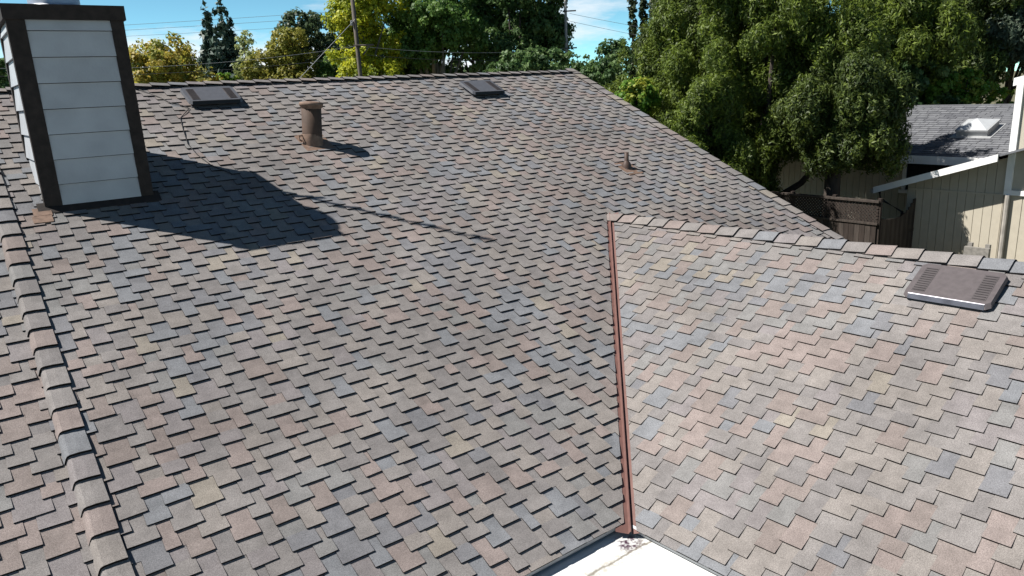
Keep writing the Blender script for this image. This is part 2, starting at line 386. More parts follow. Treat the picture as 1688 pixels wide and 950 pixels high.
# wing ridge: butts towards the camera
me = cap_mesh('ridge_cap', fold(.165, math.atan(SL)), .275, .028, .008, .011)
t = .0
top = Vector(VT); rd = WU
while t < 8.2:
    place(me, top+rd*(t+.25)+Vector((0, 0, .012)), WG, -rd, tone()); t += .25
# gable end: flat strips down the rake
me = cap_mesh('ridge_cap', [(-.12, .008), (0, .012), (.085, .008), (.095, -.12)], .29, .022, .006, .012)
b = 2.0
while b < MB_TOP-.05:
    place(me, MF(RAKE_X-.05, b), MF.u, MF.v, RND.choices(range(len(TONES)), [20, 4, 24, 6, 4, 16, 4, 2, 14, 6])[0]); b += .25

# valley metal with a raised centre rib
vm = MB(); d = (VT-VB).normalized(); A = VB-d*.06; B = VT+d*.02
nm, nw = MF.n, WF.n; sm = d.cross(nm).normalized(); sw = -d.cross(nw).normalized()
if sm.x > 0: sm = -sm
if sw.x < 0: sw = -sw
nn = (nm+nw).normalized()
rows = [sm*.12-nm*.0045, sm*.016-nm*.001, nn*.030+sm*.004, nn*.030+sw*.004, sw*.016-nw*.001, sw*.12-nw*.0045]
for i in range(5): vm.poly([A+rows[i], A+rows[i+1], B+rows[i+1], B+rows[i]], 0)
vo = vm.obj('valley_flashing', [M_VALLEY], roof)
# low flat roof below the two eaves
fr_ = MB(); zf = -3.40
ring = [(3.9, 3.85), (-6.5, 3.85), (-6.5, -5), (4.6, -5)]
fr_.prism([(x, y, zf-.18) for x, y in ring], [(x, y, zf) for x, y in ring], 0, 0, 0)
flat = fr_.obj('flat_roof', [stained_roof()], house)
# eave drip edges
e = MB(); e.prism([MF(-7, -.010, -.055), MF(3.72, -.010, -.055), MF(3.72, .02, -.055), MF(-7, .02, -.055)], [MF(-7, -.012, -.003), MF(3.72, -.012, -.003), MF(3.72, .02, -.003), MF(-7, .02, -.003)], 0, 0, 0)
e.prism([WF(0, -.004, -.055), WF(9, -.004, -.055), WF(9, .02, -.055), WF(0, .02, -.055)], [WF(0, -.004, -.004), WF(9, -.004, -.004), WF(9, .02, -.003), WF(0, .02, -.003)], 0, 0, 0)
e.obj('drip_edge', [M_SKF], house)
# walls below
w = MB(); w.box(-6.6, 4.3, GZ, 9.95, 18.5, -3.2); w.box(4.4, -4.6, GZ, 9.9, 4.4, -3.5)
w.prism([(9.75, 4.4, -3.25), (9.95, 4.4, -3.25), (9.95, 18.5, -3.25), (9.75, 18.5, -3.25)], [(9.75, 11.45, .18), (9.95, 11.45, .18), (9.95, 11.6, .18), (9.75, 11.6, .18)])
w.obj('wall', [M_TAN], house)

# ------------------------------------------------------------------ chimney (part of the house)
CX0, CX1, CY0, CY1, CZT = .72, 1.70, 8.83, 9.88, 1.025
ch = MB(); ch.box(CX0+.03, CY0+.03, -1.3, CX1-.03, CY1-.03, CZT-.03)
chim = ch.obj('chimney', [M_BROWN], house)
def zroof(y): return SL*y-5
bz = zroof(CY0)
def chbox(name, m, *a):
    q = MB(); q.box(*a); return q.obj(name, [m], chim)
chbox('corner_trim', M_BROWN, CX0-.022, CY0-.022, bz-.12, CX0+.135, CY0+.05, CZT-.10)
chbox('corner_trim', M_BROWN, CX1-.102, CY0-.022, bz-.12, CX1+.022, CY0+.05, CZT-.10)
chbox('corner_trim', M_BROWN, CX0-.022, CY1-.10, -.9, CX0+.05, CY1+.02, CZT-.10)
chbox('corner_trim', M_BROWN, CX0-.0225, CY0+.0505, bz-.1, CX0+.05, CY0+.085, CZT-.10)
chbox('corner_trim', M_BROWN, CX1-.05, CY0+.0505, bz-.1, CX1+.0225, CY0+.12, CZT-.10)
chbox('corner_trim', M_BROWN, CX1-.05, CY1-.10, -.9, CX1+.022, CY1+.02, CZT-.10)
chbox('top_fascia', M_BROWN, CX0-.045, CY0-.045, CZT-.14, CX1+.045, CY1+.045, CZT)
def lapboard(axis, a0_, a1_, fixed, z0, z1, sgn):
    m = MB(); o0, o1 = .030, .008      # bottom stands out further than the top
    if axis == 'x':
        pts = lambda z, o: [(a0_, fixed-o, z), (a1_, fixed-o, z), (a1_, fixed+.02, z), (a0_, fixed+.02, z)]
    else:
        pts = lambda z, o: [(fixed-o*sgn, a1_, z), (fixed-o*sgn, a0_, z), (fixed+.02*sgn, a0_, z), (fixed+.02*sgn, a1_, z)]
        if sgn < 0: pts0 = pts; pts = lambda z, o: list(reversed(pts0(z, o)))
    m.prism(pts(z0, o0), pts(z1, o1), 0, 0, 0)
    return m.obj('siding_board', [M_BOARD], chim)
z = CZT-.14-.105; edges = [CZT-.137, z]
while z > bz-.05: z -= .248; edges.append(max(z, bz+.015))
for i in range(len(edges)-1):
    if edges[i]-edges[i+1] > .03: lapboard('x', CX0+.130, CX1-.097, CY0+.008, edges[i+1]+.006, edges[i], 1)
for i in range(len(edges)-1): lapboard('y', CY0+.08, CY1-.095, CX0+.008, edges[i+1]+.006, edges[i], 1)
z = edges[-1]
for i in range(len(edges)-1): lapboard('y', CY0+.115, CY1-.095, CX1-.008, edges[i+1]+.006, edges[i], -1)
cf = MB()
for (x0, y0, x1, y1) in ((CX0-.09, CY0-.10, CX1+.08, CY0),):
    cf.prism([(x0, y0, zroof(y0)+.004), (x1, y0, zroof(y0)+.004), (x1, y1+.03, zroof(y1+.03)+.01), (x0, y1+.03, zroof(y1+.03)+.01)], [(x0, y0, zroof(y0)+.016), (x1, y0, zroof(y0)+.016), (x1, y1+.03, zroof(y1+.03)+.05), (x0, y1+.03, zroof(y1+.03)+.05)])
cf.obj('base_flashing', [M_BROWN], chim)
for (x0, x1, y0, y1) in ((.56, .73, 8.58, 8.70), (.58, .74, 8.69, 8.83)):
    q = MB(); P = [(x0, y0), (x1, y0), (x1, y1), (x0, y1)]
    q.prism([MF(x, MF.inv((x, y, zroof(y)))[1], 0) for x, y in P], [MF(x, MF.inv((x, y, zroof(y)))[1], .022) for x, y in P]); q.obj('rusty_flashing', [M_RUST], chim)
fl = MB(); FC = (1.20, 9.36, CZT)
fl.lathe(FC, [(.0, .0), (.285, .0), (.275, .012), (.245, .045), (.238, .06), (.238, .60), (.25, .605), (.25, .63), (0, .64)], 32, 0)
fl.obj('flue', [M_GALV], chim, True)

# antenna standing behind the chimney (only its shadow falls in view)
an = empty('antenna', (1.2, 9.93, .2), 'thin antenna mast fixed to the back of the white chimney', 'antenna')
m = MB(); m.tube([(1.27, 9.97, -.3), (1.25, 9.95, 1.0), (1.16, 9.75, 4.05)], [.028, .024, .018], 6); m.obj('mast', [M_GALV], an)
for zz, l in ((2.0, .20), (2.5, .10), (2.9, .09), (3.35, .08), (3.95, .06)):
    m = MB(); y = 9.95-(zz-1.0)*.066; m.tube([(1.21-l, y+.05, zz), (1.21+l, y-.05, zz+.04)], .028, 5); m.obj('element', [M_GALV], an)

# ------------------------------------------------------------------ things standing on the roof
def roof_vent(fr, a, b, w, l, label, body, lip, h=.10):
    """low hooded vent: flange, hood with cut corners, two louver panels, front lip; b is the lower edge"""
    o = empty('roof_vent', fr(a, b, 0), label, 'roof vent', 'low hooded roof vents')
    ck = .035
    m = MB(); fl = [(-w/2+.02, .03), (w/2-.02, .03), (w/2-.02, l+.02), (-w/2+.02, l+.02)]
    m.prism([fr(a+x, b+y, .006) for x, y in fl], [fr(a+x, b+y, .014) for x, y in fl]); m.obj('flange', [body], o)
    oct_ = lambda s, y0: [(-w/2+ck-s, y0-s), (w/2-ck+s, y0-s), (w/2+s, y0+ck-s), (w/2+s, l-ck), (w/2-ck+s, l), (-w/2+ck-s, l), (-w/2-s, l-ck), (-w/2-s, y0+ck-s)]
    m = MB(); top = [fr(a+x, b+y, h) for x, y in oct_(0, .02)]; bot = [fr(a+x, b+y, h-.035) for x, y in oct_(.012, .0)]
    m.prism(bot, top, 0, 0, 0); m.obj('hood', [body], o)
    m = MB(); inn = [(-w/2+.06, .07), (w/2-.06, .07), (w/2-.06, l-.03), (-w/2+.06, l-.03)]
    m.prism([fr(a+x, b+y, .012) for x, y in inn], [fr(a+x, b+y, h-.03) for x, y in inn]); m.obj('throat', [M_LOUV], o)
    m = MB(); m.prism([fr(a-w/2+ck, b-.016, h-.038), fr(a+w/2-ck, b-.016, h-.038), fr(a+w/2-ck, b-.004, h-.038), fr(a-w/2+ck, b-.004, h-.038)],
                      [fr(a-w/2+ck, b+.012, h-.002), fr(a+w/2-ck, b+.012, h-.002), fr(a+w/2-ck, b+.019, h+.001), fr(a-w/2+ck, b+.019, h+.001)]); m.obj('front_lip', [lip], o)
    for s in (-1, 1):
        m = MB(); x0 = s*(w/2-.10)-.055
        P = [(x0, .06), (x0+.11, .06), (x0+.11, l-.06), (x0, l-.06)]
        m.prism([fr(a+x, b+y, h-.002) for x, y in P], [fr(a+x, b+y, h+.002) for x, y in P])
        nsl = 11
        for i in range(nsl):
            y = .075+(l-.15)*i/(nsl-1)
            m.prism([fr(a+x0+.008, b+y-.006, h+.002), fr(a+x0+.102, b+y-.006, h+.002), fr(a+x0+.102, b+y+.006, h+.002), fr(a+x0+.008, b+y+.006, h+.002)],
                    [fr(a+x0+.008, b+y-.006, h+.008), fr(a+x0+.102, b+y-.006, h+.008), fr(a+x0+.102, b+y+.004, h+.003), fr(a+x0+.008, b+y+.004, h+.003)])
        m.obj('louver', [M_LOUV], o)
    return o
def fb(fr, x, y): return fr.inv((x, y, zroof(y) if fr is MF else wz(x, y)))[:2]
a, b = fb(MF, 3.10, 10.80); roof_vent(MF, a, b, .70, .47, 'low dark grey roof vent just below the ridge, near the chimney', M_VENT_GREY, M_BLACK, .10)  # black lip colour stands in for the unlit front of the hood
a, b = fb(MF, 7.60, 10.66); roof_vent(MF, a, b, .66, .49, 'low dark grey roof vent in the middle of the ridge, smallest in view', M_VENT_GREY, M_BLACK, .10)
a, b = fb(WF, 6.68, 2.70); roof_vent(WF, a, b, .68, .47, 'large dark brown roof vent on the near wing at right', M_VENT, M_LIP, .072)

# big flue pipe
px, py = 3.95, 9.68; pz = zroof(py)
o = empty('vent_pipe', (px, py, pz), 'tall round brown vent pipe with a cap and rusty base', 'vent pipe')
m = MB(); P = [(px-.17, py-.22), (px+.22, py-.22), (px+.22, py+.2), (px-.17, py+.2)]
m.prism([MF(x, fb(MF, x, y)[1], .005) for x, y in P], [MF(x, fb(MF, x, y)[1], .014) for x, y in P]); m.obj('base_plate', [M_RUST], o)
m = MB(); m.lathe((px, py, pz-.08), [(.150, 0), (.143, .10), (.136, .19), (.131, .20)], 24); m.obj('base_cone', [M_RUST], o, True)
m = MB(); m.lathe((px, py, pz-.05), [(.130, 0), (.130, .56), (0, .56)], 24, axis=(.06, -.045, 1)); m.obj('pipe', [M_PIPE], o, True)
m = MB(); m.lathe((px, py, pz-.05), [(.128, .49), (.154, .535), (.158, .54), (.158, .556), (.150, .574), (.06, .588), (.0, .59)], 24, axis=(.06, -.045, 1)); m.obj('cap', [M_RUST], o, True)
m = MB(); m.tube([(px-.135, py-.02, pz+.10), (px-.18, py-.03, pz+.10), (px-.185, py-.03, pz+.05), (px-.15, py-.03, pz+.03)], .012, 6); m.obj('clamp', [M_RUST], o)
# small plumbing pipe
px, py = 8.36, 8.16; pz = zroof(py)
o = empty('plumbing_pipe', (px, py, pz), 'short thin brown plumbing pipe with cone flashing on the right of the main slope', 'vent pipe')
m = MB(); P = [(px-.14, py-.20), (px+.16, py-.20), (px+.16, py+.14), (px-.14, py+.14)]
m.prism([MF(x, fb(MF, x, y)[1], .005) for x, y in P], [MF(x, fb(MF, x, y)[1], .013) for x, y in P]); m.obj('base_plate', [M_RUST], o)
m = MB(); m.lathe((px, py, pz-.03), [(.085, 0), (.075, .06), (.062, .10), (.04, .13), (.034, .14)], 20); m.obj('cone_flashing', [M_PIPED], o, True)
m = MB(); m.lathe((px, py, pz+.05), [(.033, 0), (.033, .19), (.024, .19), (.024, .1)], 16); m.obj('pipe', [M_PIPED], o, True)
# loose cable on the shingles
pts = []
for x, y in ((2.27, 11.39), (2.45, 11.13), (2.57, 10.94), (2.68, 10.87), (2.73, 10.78), (2.53, 10.53), (2.46, 10.24), (2.40, 9.86), (2.43, 9.59), (2.52, 9.32), (2.66, 9.10)):
    pts.append(MF(x+RND.uniform(-.015, .015), fb(MF, x, y)[1], .018))
m = MB(); m.tube(pts, .0055, 6); tag(m.obj('cable', [M_BLACK]), 'thin black cable lying on the shingles between chimney and ridge', 'cable')

# ------------------------------------------------------------------ ground
m = MB(); m.poly([(-700, -700, GZ), (900, -700, GZ), (900, 900, GZ), (-700, 900, GZ)]); tag(m.obj('ground', [M_GROUND]), kind='structure')

# ------------------------------------------------------------------ neighbour's house
nb = empty('neighbour_house', (22, 8, GZ), 'tan sided neighbouring house with grey shingle roof and white fascia at right', 'house')
def nbox(name, m_, *a, parent=None):
    q = MB(); q.box(*a); return q.obj(name, [m_], parent or nb)
NS = .337
# gable wing: wall faces -X at X=20, roof falls towards +Y
XW = 20.0
def rk(y): return -2.90+NS*(9.80-y)      # top of the rake board
wl = MB()
wl.prism([(XW+.02, 6.2, GZ), (XW+6, 6.2, GZ), (XW+6, 9.3, GZ), (XW+.02, 9.3, GZ)], [(XW+.02, 6.2, rk(6.2)-.14), (XW+6, 6.2, rk(6.2)-.14), (XW+6, 9.3, rk(9.3)-.14), (XW+.02, 9.3, rk(9.3)-.14)])
wall = wl.obj('wall', [M_TAN], nb)
y = 9.3
while y > 7.03:
    y1 = max(y-.205, 7.02); m = MB(); zt = rk((y+y1)/2)-.12
    m.prism([(XW, y1+.006, GZ), (XW+.03, y1+.006, GZ), (XW+.03, y-.006, GZ), (XW, y-.006, GZ)], [(XW, y1+.006, rk(y1)-.13), (XW+.03, y1+.006, rk(y1)-.13), (XW+.03, y-.006, rk(y)-.13), (XW, y-.006, rk(y)-.13)])
    m.obj('siding_panel', [M_TAN], wall); y = y1
nbox('band_board', M_TAN, XW-.02, 7.04, -3.02, XW+.01, 9.28, -2.97, parent=wall)
rf = MB()   # roof slab of the wing with overhang
def slab(m, P, zf_, th, mi=0): m.prism([(x, y, zf_(x, y)-th) for x, y in P], [(x, y, zf_(x, y)) for x, y in P], mi, mi, mi)
slab(rf, [(XW-.55, 6.2), (XW+6, 6.2), (XW+6, 9.9), (XW-.55, 9.9)], lambda x, y: rk(y)-.012, .05)
wroof = rf.obj('wing_roof', [M_GREYROOF[0]], nb)
m = MB(); slab(m, [(XW-.60, 7.05), (XW-.552, 7.05), (XW-.552, 9.92), (XW-.60, 9.92)], lambda x, y: rk(y), .17); m.obj('rake_fascia', [M_WTRIM], nb)
m = MB(); m.box(XW-.6, 9.905, -3.10, XW+3, 9.99, -2.99); m.obj('gutter', [M_GREYPIPE], nb)
m = MB(); m.tube([(XW-.2, 9.94, -3.08), (XW-.2, 9.9, -3.3), (XW-.05, 9.36, -3.62), (XW-.05, 9.33, GZ)], .045, 8); m.obj('downspout', [M_DARKPIPE], nb)
# main part behind: grey roof falls towards -X
XE = 22.0; RX = 25.64
def mz(x): return -2.36+NS*(x-XE)
sl_ = MB(); slab(sl_, [(XE, 5.5), (RX, 5.5), (RX, 12.2), (XE, 12.2)], lambda x, y: mz(x)-.02, .08); 
def mz2(x): return mz(RX)-NS*(x-RX)
slab(sl_, [(RX, 5.5), (RX+4, 5.5), (RX+4, 12.2), (RX, 12.2)], lambda x, y: mz2(x)-.02, .08)
mroof = sl_.obj('roof', [M_GREYROOF[1]], nb)
NF = Frame((XE, 12.2, mz(XE)), (0, -1, 0), (1, 0, NS)); cov = MB(); rr = random.Random(3)
i = 0; Lb = math.hypot(RX-XE, mz(RX)-mz(XE))
while i*.15 < Lb:
    a = rr.uniform(-.2, 0)
    while a < 6.6:
        wd = rr.uniform(.22, .40); b = i*.15
        P = [(a+.008, b), (a+wd-.008, b), (a+wd-.008, min(b+.16, Lb)), (a+.008, min(b+.16, Lb))]
        cov.prism(*piece(NF, P, b, b+.16, .022, .004, -.01), rr.choice((0, 0, 1)), 1); a += wd
    i += 1
tag(cov.obj('roof_shingles', M_GREYROOF, mroof), kind='stuff')
m = MB(); m.box(XE-.03, 7.9, -2.58, XE+.02, 12.2, -2.35); m.obj('eave_fascia', [M_WTRIM], nb)
m = MB(); m.box(RX-.1, 5.5, mz(RX)-.03, RX+.1, 12.2, mz(RX)+.02); m.obj('ridge_trim', [M_GREYROOF[0]], mroof)
mw = MB(); mw.box(XE+.62, 6.3, GZ, RX+3.4, 16.5, -2.5); mwall = mw.obj('main_wall', [M_TAN], nb)
y = 16.5
while y > 9.4:
    nbox('siding_panel', M_TAN, XE+.58, y-.199, GZ, XE+.61, y-.006, -2.46, parent=mwall); y -= .205
m = MB(); slab(m, [(XE, 6.3), (XE+.7, 6.3), (XE+.7, 12.2), (XE, 12.2)], lambda x, y: -2.46, .03); m.obj('soffit', [M_SOFFIT], nb)
win = nbox('window', M_GLASS, XE+.55, 9.3, -3.4, XE+.60, 10.55, -2.62)
nbox('frame', M_WTRIM, XE+.51, 10.55, -3.42, XE+.60, 10.66, -2.6, parent=win); nbox('sill', M_WTRIM, XE+.48, 9.2, -3.52, XE+.60, 10.72, -3.42, parent=win)
# taller wing at the right edge
tw = MB(); tw.box(XW+.05, 2.0, GZ, XW+5, 7.0, -.42); twall = tw.obj('tall_wall', [M_TAN], nb)
y = 6.9
while y > 3.0:
    nbox('siding_panel', M_TAN, XW+.0, y-.259, -2.86, XW+.06, y-.008, -.45, parent=twall)
    nbox('siding_panel', M_TAN, XW+.0, y-.259, GZ, XW+.06, y-.008, -2.98, parent=twall); y -= .265
nbox('corner_trim', M_WTRIM, XW-.06, 6.89, -2.86, XW+.12, 7.03, -.36)
nbox('band_trim', M_WTRIM, XW-.055, 2.0, -2.98, XW+.07, 7.03, -2.865)
m = MB(); slab(m, [(XW-.6, 2.0), (XW+5, 2.0), (XW+5, 6.88), (XW-.6, 6.88)], lambda x, y: -.30+.2*(7-y), .12); m.obj('upper_roof', [M_GREYROOF[0]], nb)
m = MB(); m.prism([(XW-.64, 2.0, .68-.17+.3), (XW-.605, 2.0, .68-.17+.3), (XW-.605, 6.9, -.30+.02-.17), (XW-.64, 6.9, -.30+.02-.17)], [(XW-.64, 2.0, .98), (XW-.605, 2.0, .98), (XW-.605, 6.9, -.28), (XW-.64, 6.9, -.28)], 0, 0, 0); m.obj('upper_fascia', [M_WTRIM], nb)
m = MB(); m.tube([(XW-.07, 6.93, -2.98), (XW-.07, 6.93, GZ)], .055, 8); m.obj('downspout', [M_GREYPIPE], nb)
# skylight on the grey roof
c0 = NF.inv((23.7, 9.2, mz(23.7))); sa, sb = c0[0], c0[1]; sw_, sh_ = .40, .40
m = MB(); P = lambda s: [(sa-sw_-s, sb-sh_-s), (sa+sw_+s, sb-sh_-s), (sa+sw_+s, sb+sh_+s), (sa-sw_-s, sb+sh_+s)]
m.prism([NF(*p, .0) for p in P(.0)], [NF(*p, .16) for p in P(0)]); sky_l = m.obj('skylight', [M_SKF], nb)
m = MB(); m.prism([NF(*p, .16) for p in P(.03)], [NF(*p, .21) for p in P(.03)]); m.obj('frame', [M_SKF], sky_l)
m = MB(); tp = NF(sa, sb, .40); Q = [NF(*p, .211) for p in P(-.02)]
for i in range(4): m.poly([Q[i], Q[(i+1) % 4], tp])
m.obj('dome', [M_DOME], sky_l)
m = MB(); F = P(.13); m.prism([NF(*p, .018) for p in F], [NF(*p, .028) for p in F]); m.obj('flashing', [M_SKF], sky_l)
m = MB(); m.lathe((25.9, 7.45, mz(RX)-.15), [(.17, 0), (.17, .42), (.22, .43), (.22, .52), (.0, .53)], 18); m.obj('roof_pipe', [mat('blue_grey_pipe', (.17, .21, .26), .5)], nb, True)

# ------------------------------------------------------------------ fence, gate and rail
def bez(p, q, t): return p+(q-p)*t
fence = empty('fence', (18.4, 11.5, GZ), 'dark brown board fence topped with a lattice strip beside the house', 'fence')
FA, FB = Vector((18.0, 12.95, GZ)), Vector((18.0, 9.0, GZ)); ln = (FB-FA).length; fd = (FB-FA)/ln
pk = MB(); pk.box(-.011, -.066, 0, .011, .066, 2.16); pme = [pk.mesh('picket', [q]) for q in M_FENCE]
n = int(ln/.14)
for i in range(n):
    o = bpy.data.objects.new('picket', RND.choice(pme)); COL.objects.link(o); o.parent = fence; o.matrix_parent_inverse = pinv(fence)
    o.location = FA+fd*(.07+i*.14)+Vector((-.03+RND.uniform(-.004, .004), 0, RND.uniform(-.015, .015)))
def fbox(name, x0, y0, z0, x1, y1, z1, mi=0, par=None): q = MB(); q.box(x0, y0, z0, x1, y1, z1); return q.obj(name, [M_FENCE[mi]], par or fence)
for zz in (GZ+2.15, GZ+2.70): fbox('rail', 17.93, 9.0, zz, 18.05, 12.95, zz+.05, 1)
for yy in (12.9, 11.4, 10.2, 9.02): fbox('post', 18.0, yy-.045, GZ, 18.09, yy+.045, GZ+2.80)
lt = MB(); z0, z1 = GZ+2.20, GZ+2.70
def strip(ya, za, yb, zb, dx):
    d_ = Vector((0, yb-ya, zb-za)).normalized(); nrm = Vector((0, -d_.z, d_.y))*.018
    A_, B_ = Vector((17.985+dx, ya, za)), Vector((17.985+dx, yb, zb)); P_ = [A_-nrm, B_-nrm, B_+nrm, A_+nrm]
    lt.prism([p-Vector((.004, 0, 0)) for p in P_], [p+Vector((.004, 0, 0)) for p in P_], 0, 0, 0)
y = 8.5
while y < 13:
    for s, dx in ((1, -.005), (-1, .005)):
        ya, yb = (y, y+.5) if s > 0 else (y+.5, y)
        za, zb = z0, z1
        lo, hi = 9.02, 12.93
        t0, t1 = 0., 1.
        dy = yb-ya
        ts = sorted(((lo-ya)/dy, (hi-ya)/dy)); t0, t1 = max(0, ts[0]), min(1, ts[1])
        if t1-t0 > .05: strip(ya+dy*t0, za+(zb-za)*t0, ya+dy*t1, za+(zb-za)*t1, dx)
    y += .085
tag(lt.obj('lattice', [M_FENCE[0]], fence), kind='stuff')
gate = empty('gate', (19, 9.0, GZ), 'dark brown board gate with a dipping top beside the tan wall', 'gate')
n = 15
for i in range(n):
    t = (i+.5)/n; p = bez(Vector((18.05, 8.97, GZ)), Vector((19.95, 9.05, GZ)), t); h = 2.22+.42*(2*t-1)**2*(1 if t > .5 else .25)-.02
    m = MB(); m.box(-.06, -.011, 0, .06, .011, h); o = m.obj('picket', [M_FENCE[i % 2]], None); o.parent = gate; o.matrix_parent_inverse = pinv(gate); o.location = p
fbox('rail', 18.05, 9.03, GZ+1.7, 19.95, 9.07, GZ+1.79, par=gate); fbox('rail', 18.05, 9.03, GZ+.5, 19.95, 9.07, GZ+.59, par=gate)
bench = empty('timber_rail', (19.5, 7.4, GZ), 'weathered grey timber rail on posts in front of the tan wall', 'rail')
m = MB(); m.box(19.40, 7.0, -4.44, 19.50, 7.55, -4.22); m.obj('plank', [M_PLANK], bench)
for yy in (7.08, 7.47): m = MB(); m.box(19.51, yy-.05, GZ, 19.60, yy+.05, -4.14); m.obj('post', [M_PLANK], bench)

# ------------------------------------------------------------------ trees
def leaves(blobs, n, size, rng, sub=22, spread=.30, up=.25, elong=1.0, shell=.72, hole=0.):
    """leaf faces gathered in clumps on the shells of the given ellipsoids"""
    B = np.array([b[:3] for b in blobs], float); Rr = np.array([b[3:6] for b in blobs], float)
    wts = (Rr[:, 0]*Rr[:, 1]*Rr[:, 2])**(2/3.); ns = np.maximum(4, (sub*len(blobs)*wts/wts.sum())).astype(int)
    C = []; CR = []; OD = []
    for k in range(len(blobs)):
        d = rng.normal(size=(ns[k], 3)); d /= np.linalg.norm(d, axis=1)[:, None]
        rad = shell + (1.02-shell)*rng.random(ns[k])**.7
        C.append(B[k]+d*Rr[k]*rad[:, None]); CR.append(np.full(ns[k], (Rr[k].prod())**(1/3.)*spread)*rng.uniform(.55, 1.35, ns[k])); OD.append(d)
    C = np.concatenate(C); CR = np.concatenate(CR); OD = np.concatenate(OD)
    ct = rng.random(len(C))
    idx = rng.choice(len(C), n, p=CR**2/np.sum(CR**2))
    p = rng.normal(size=(n, 3)); p /= np.linalg.norm(p, axis=1)[:, None]; p *= (rng.random(n)**.45)[:, None]
    P = C[idx]+p*CR[idx][:, None]*np.array([1, 1, .85*elong])
    nrm = p*.7+OD[idx]*.5+rng.normal(size=(n, 3))*.55; nrm[:, 2] += up; nrm /= np.linalg.norm(nrm, axis=1)[:, None]
    ax = rng.normal(size=(n, 3)); ax[:, 2] += (elong-1)*1.6; ax += OD[idx]*(elong-1)*.8
    ax -= (ax*nrm).sum(1)[:, None]*nrm; ax /= np.linalg.norm(ax, axis=1)[:, None]; bx = np.cross(nrm, ax)
    s = size*rng.uniform(.6, 1.35, n)[:, None]; L = ax*s*(.62*elong); Wd = bx*s*(.5/np.sqrt(elong))
    V = np.stack([P-L, P-Wd+L*.1+nrm*s*.12, P+L, P+Wd+L*.1+nrm*s*.12], 1)
    tint = np.clip(ct[idx]*.75+rng.random(n)*.35-.05, 0, 1)
    return V.reshape(-1, 3), tint
def crown(name, V, tint, m_, parent):
    n = len(tint); me = bpy.data.meshes.new(name); me.vertices.add(4*n); me.vertices.foreach_set('co', V.astype(np.float32).ravel())
    me.loops.add(4*n); me.loops.foreach_set('vertex_index', np.arange(4*n, dtype=np.int32))
    me.polygons.add(n); me.polygons.foreach_set('loop_start', np.arange(0, 4*n, 4, dtype=np.int32)); me.polygons.foreach_set('loop_total', np.full(n, 4, np.int32))
    at = me.attributes.new('tint', 'FLOAT', 'FACE'); at.data.foreach_set('value', tint.astype(np.float32))
    me.materials.append(m_); me.update(calc_edges=True); return link(name, me, parent)
def tree(name, az, dist, label, leafm, blobs, n, size, seed, bark=M_BARK, tr=.16, group=None, cat='tree', lean=(0, 0), fork=.45, **kw):
    """blobs: (right, away, z, r_side, r_deep, r_up) in metres about the foot; z counts from camera level"""
    rng = np.random.default_rng(seed); foot = bearing(az, dist, GZ); ex = Vector((math.cos(R(az)), -math.sin(R(az)), 0)); ey = Vector((math.sin(R(az)), math.cos(R(az)), 0))
    o = empty(name, foot, label, cat, group)
    bb = []
    for r, d, z, rs, rd_, ru in blobs:
        p = foot+ex*r+ey*d; bb.append((p.x, p.y, z, rs, rd_, ru))
    V, t = leaves(bb, n, size, rng, **kw)
    crown('crown', V, t, leafm, o)
    topz = max(b[2]+b[5]*.5 for b in bb); lowz = min(b[2] for b in bb)
    fz = GZ+(lowz-GZ)*fork+.3
    head = Vector((foot.x+lean[0], foot.y+lean[1], fz))
    tp = Vector((sum(b[0] for b in bb)/len(bb), sum(b[1] for b in bb)/len(bb), topz*.85+fz*.15))
    m = MB(); m.tube([foot-Vector((0, 0, .2)), foot+Vector((0, 0, .4)), head, head.lerp(tp, .5)+Vector((rng.normal()*.1, rng.normal()*.1, 0)), tp], [tr*1.35, tr, tr*.85, tr*.5, tr*.12], 8); m.obj('trunk', [bark], o, True)
    for b in [q for q in sorted(bb, key=lambda q: -q[3]) if q[2] > fz+.4][:12]:
        c = Vector(b[:3]); s = head.lerp(tp, rng.uniform(.0, .6)); mid = s.lerp(c, .5)+Vector((rng.normal()*.12, rng.normal()*.12, -.15))
        m = MB(); m.tube([s, mid, c+Vector((0, 0, b[5]*.4))], [tr*.45, tr*.3, tr*.08], 6); m.obj('branch', [bark], o, True)
    return o
def blobset(rng, n, cr, cz, rs, ru, rad, deep=None):
    """n foliage masses inside an ellipse of half-widths rs (side) and ru (up)"""
    out = []
    for i in range(n):
        while True:
            x, y, z = rng.uniform(-1, 1, 3)
            if x*x+y*y+z*z < 1: break
        r = rad*rng.uniform(.7, 1.3); out.append((cr+x*rs, y*(deep or rs), cz+z*ru, r, r, r*rng.uniform(.7, .95)))
    return out
def tufts(rng, n, cr, cz, rs, ru, rad):
    out = []
    for i in range(n):
        d = rng.normal(size=3); d /= np.linalg.norm(d); k = rng.uniform(.10, 1.28)**.6; r = rad*rng.uniform(.6, 1.35)
        out.append((cr+d[0]*rs*k, d[1]*rs*k*.75, cz+d[2]*ru*k, r*rng.uniform(.65, 1.05), r*rng.uniform(.65, 1.05), r*rng.uniform(.75, 1.6)))
    return out
g = np.random.default_rng
L_AUT = leafmat('autumn_leaves', [(.17, .21, .05), (.30, .31, .055), (.44, .32, .055), (.22, .27, .08)], .5)
L_CON = leafmat('blue_green_needles', [(0.033, 0.063, 0.045), (0.057, 0.093, 0.066)], .12)
L_OLV = leafmat('olive_leaves', [(0.150, 0.173, 0.033), (0.255, 0.255, 0.045), (0.330, 0.285, 0.060)])
L_PALE = leafmat('pale_olive_leaves', [(0.255, 0.300, 0.120), (0.360, 0.390, 0.150)])
L_OAK = leafmat('oak_leaves', [(0.045, 0.075, 0.033), (0.075, 0.112, 0.053), (0.112, 0.143, 0.075)], .4)
L_GRN = leafmat('mid_green_leaves', [(0.053, 0.112, 0.027), (0.098, 0.188, 0.039), (0.180, 0.285, 0.068)])
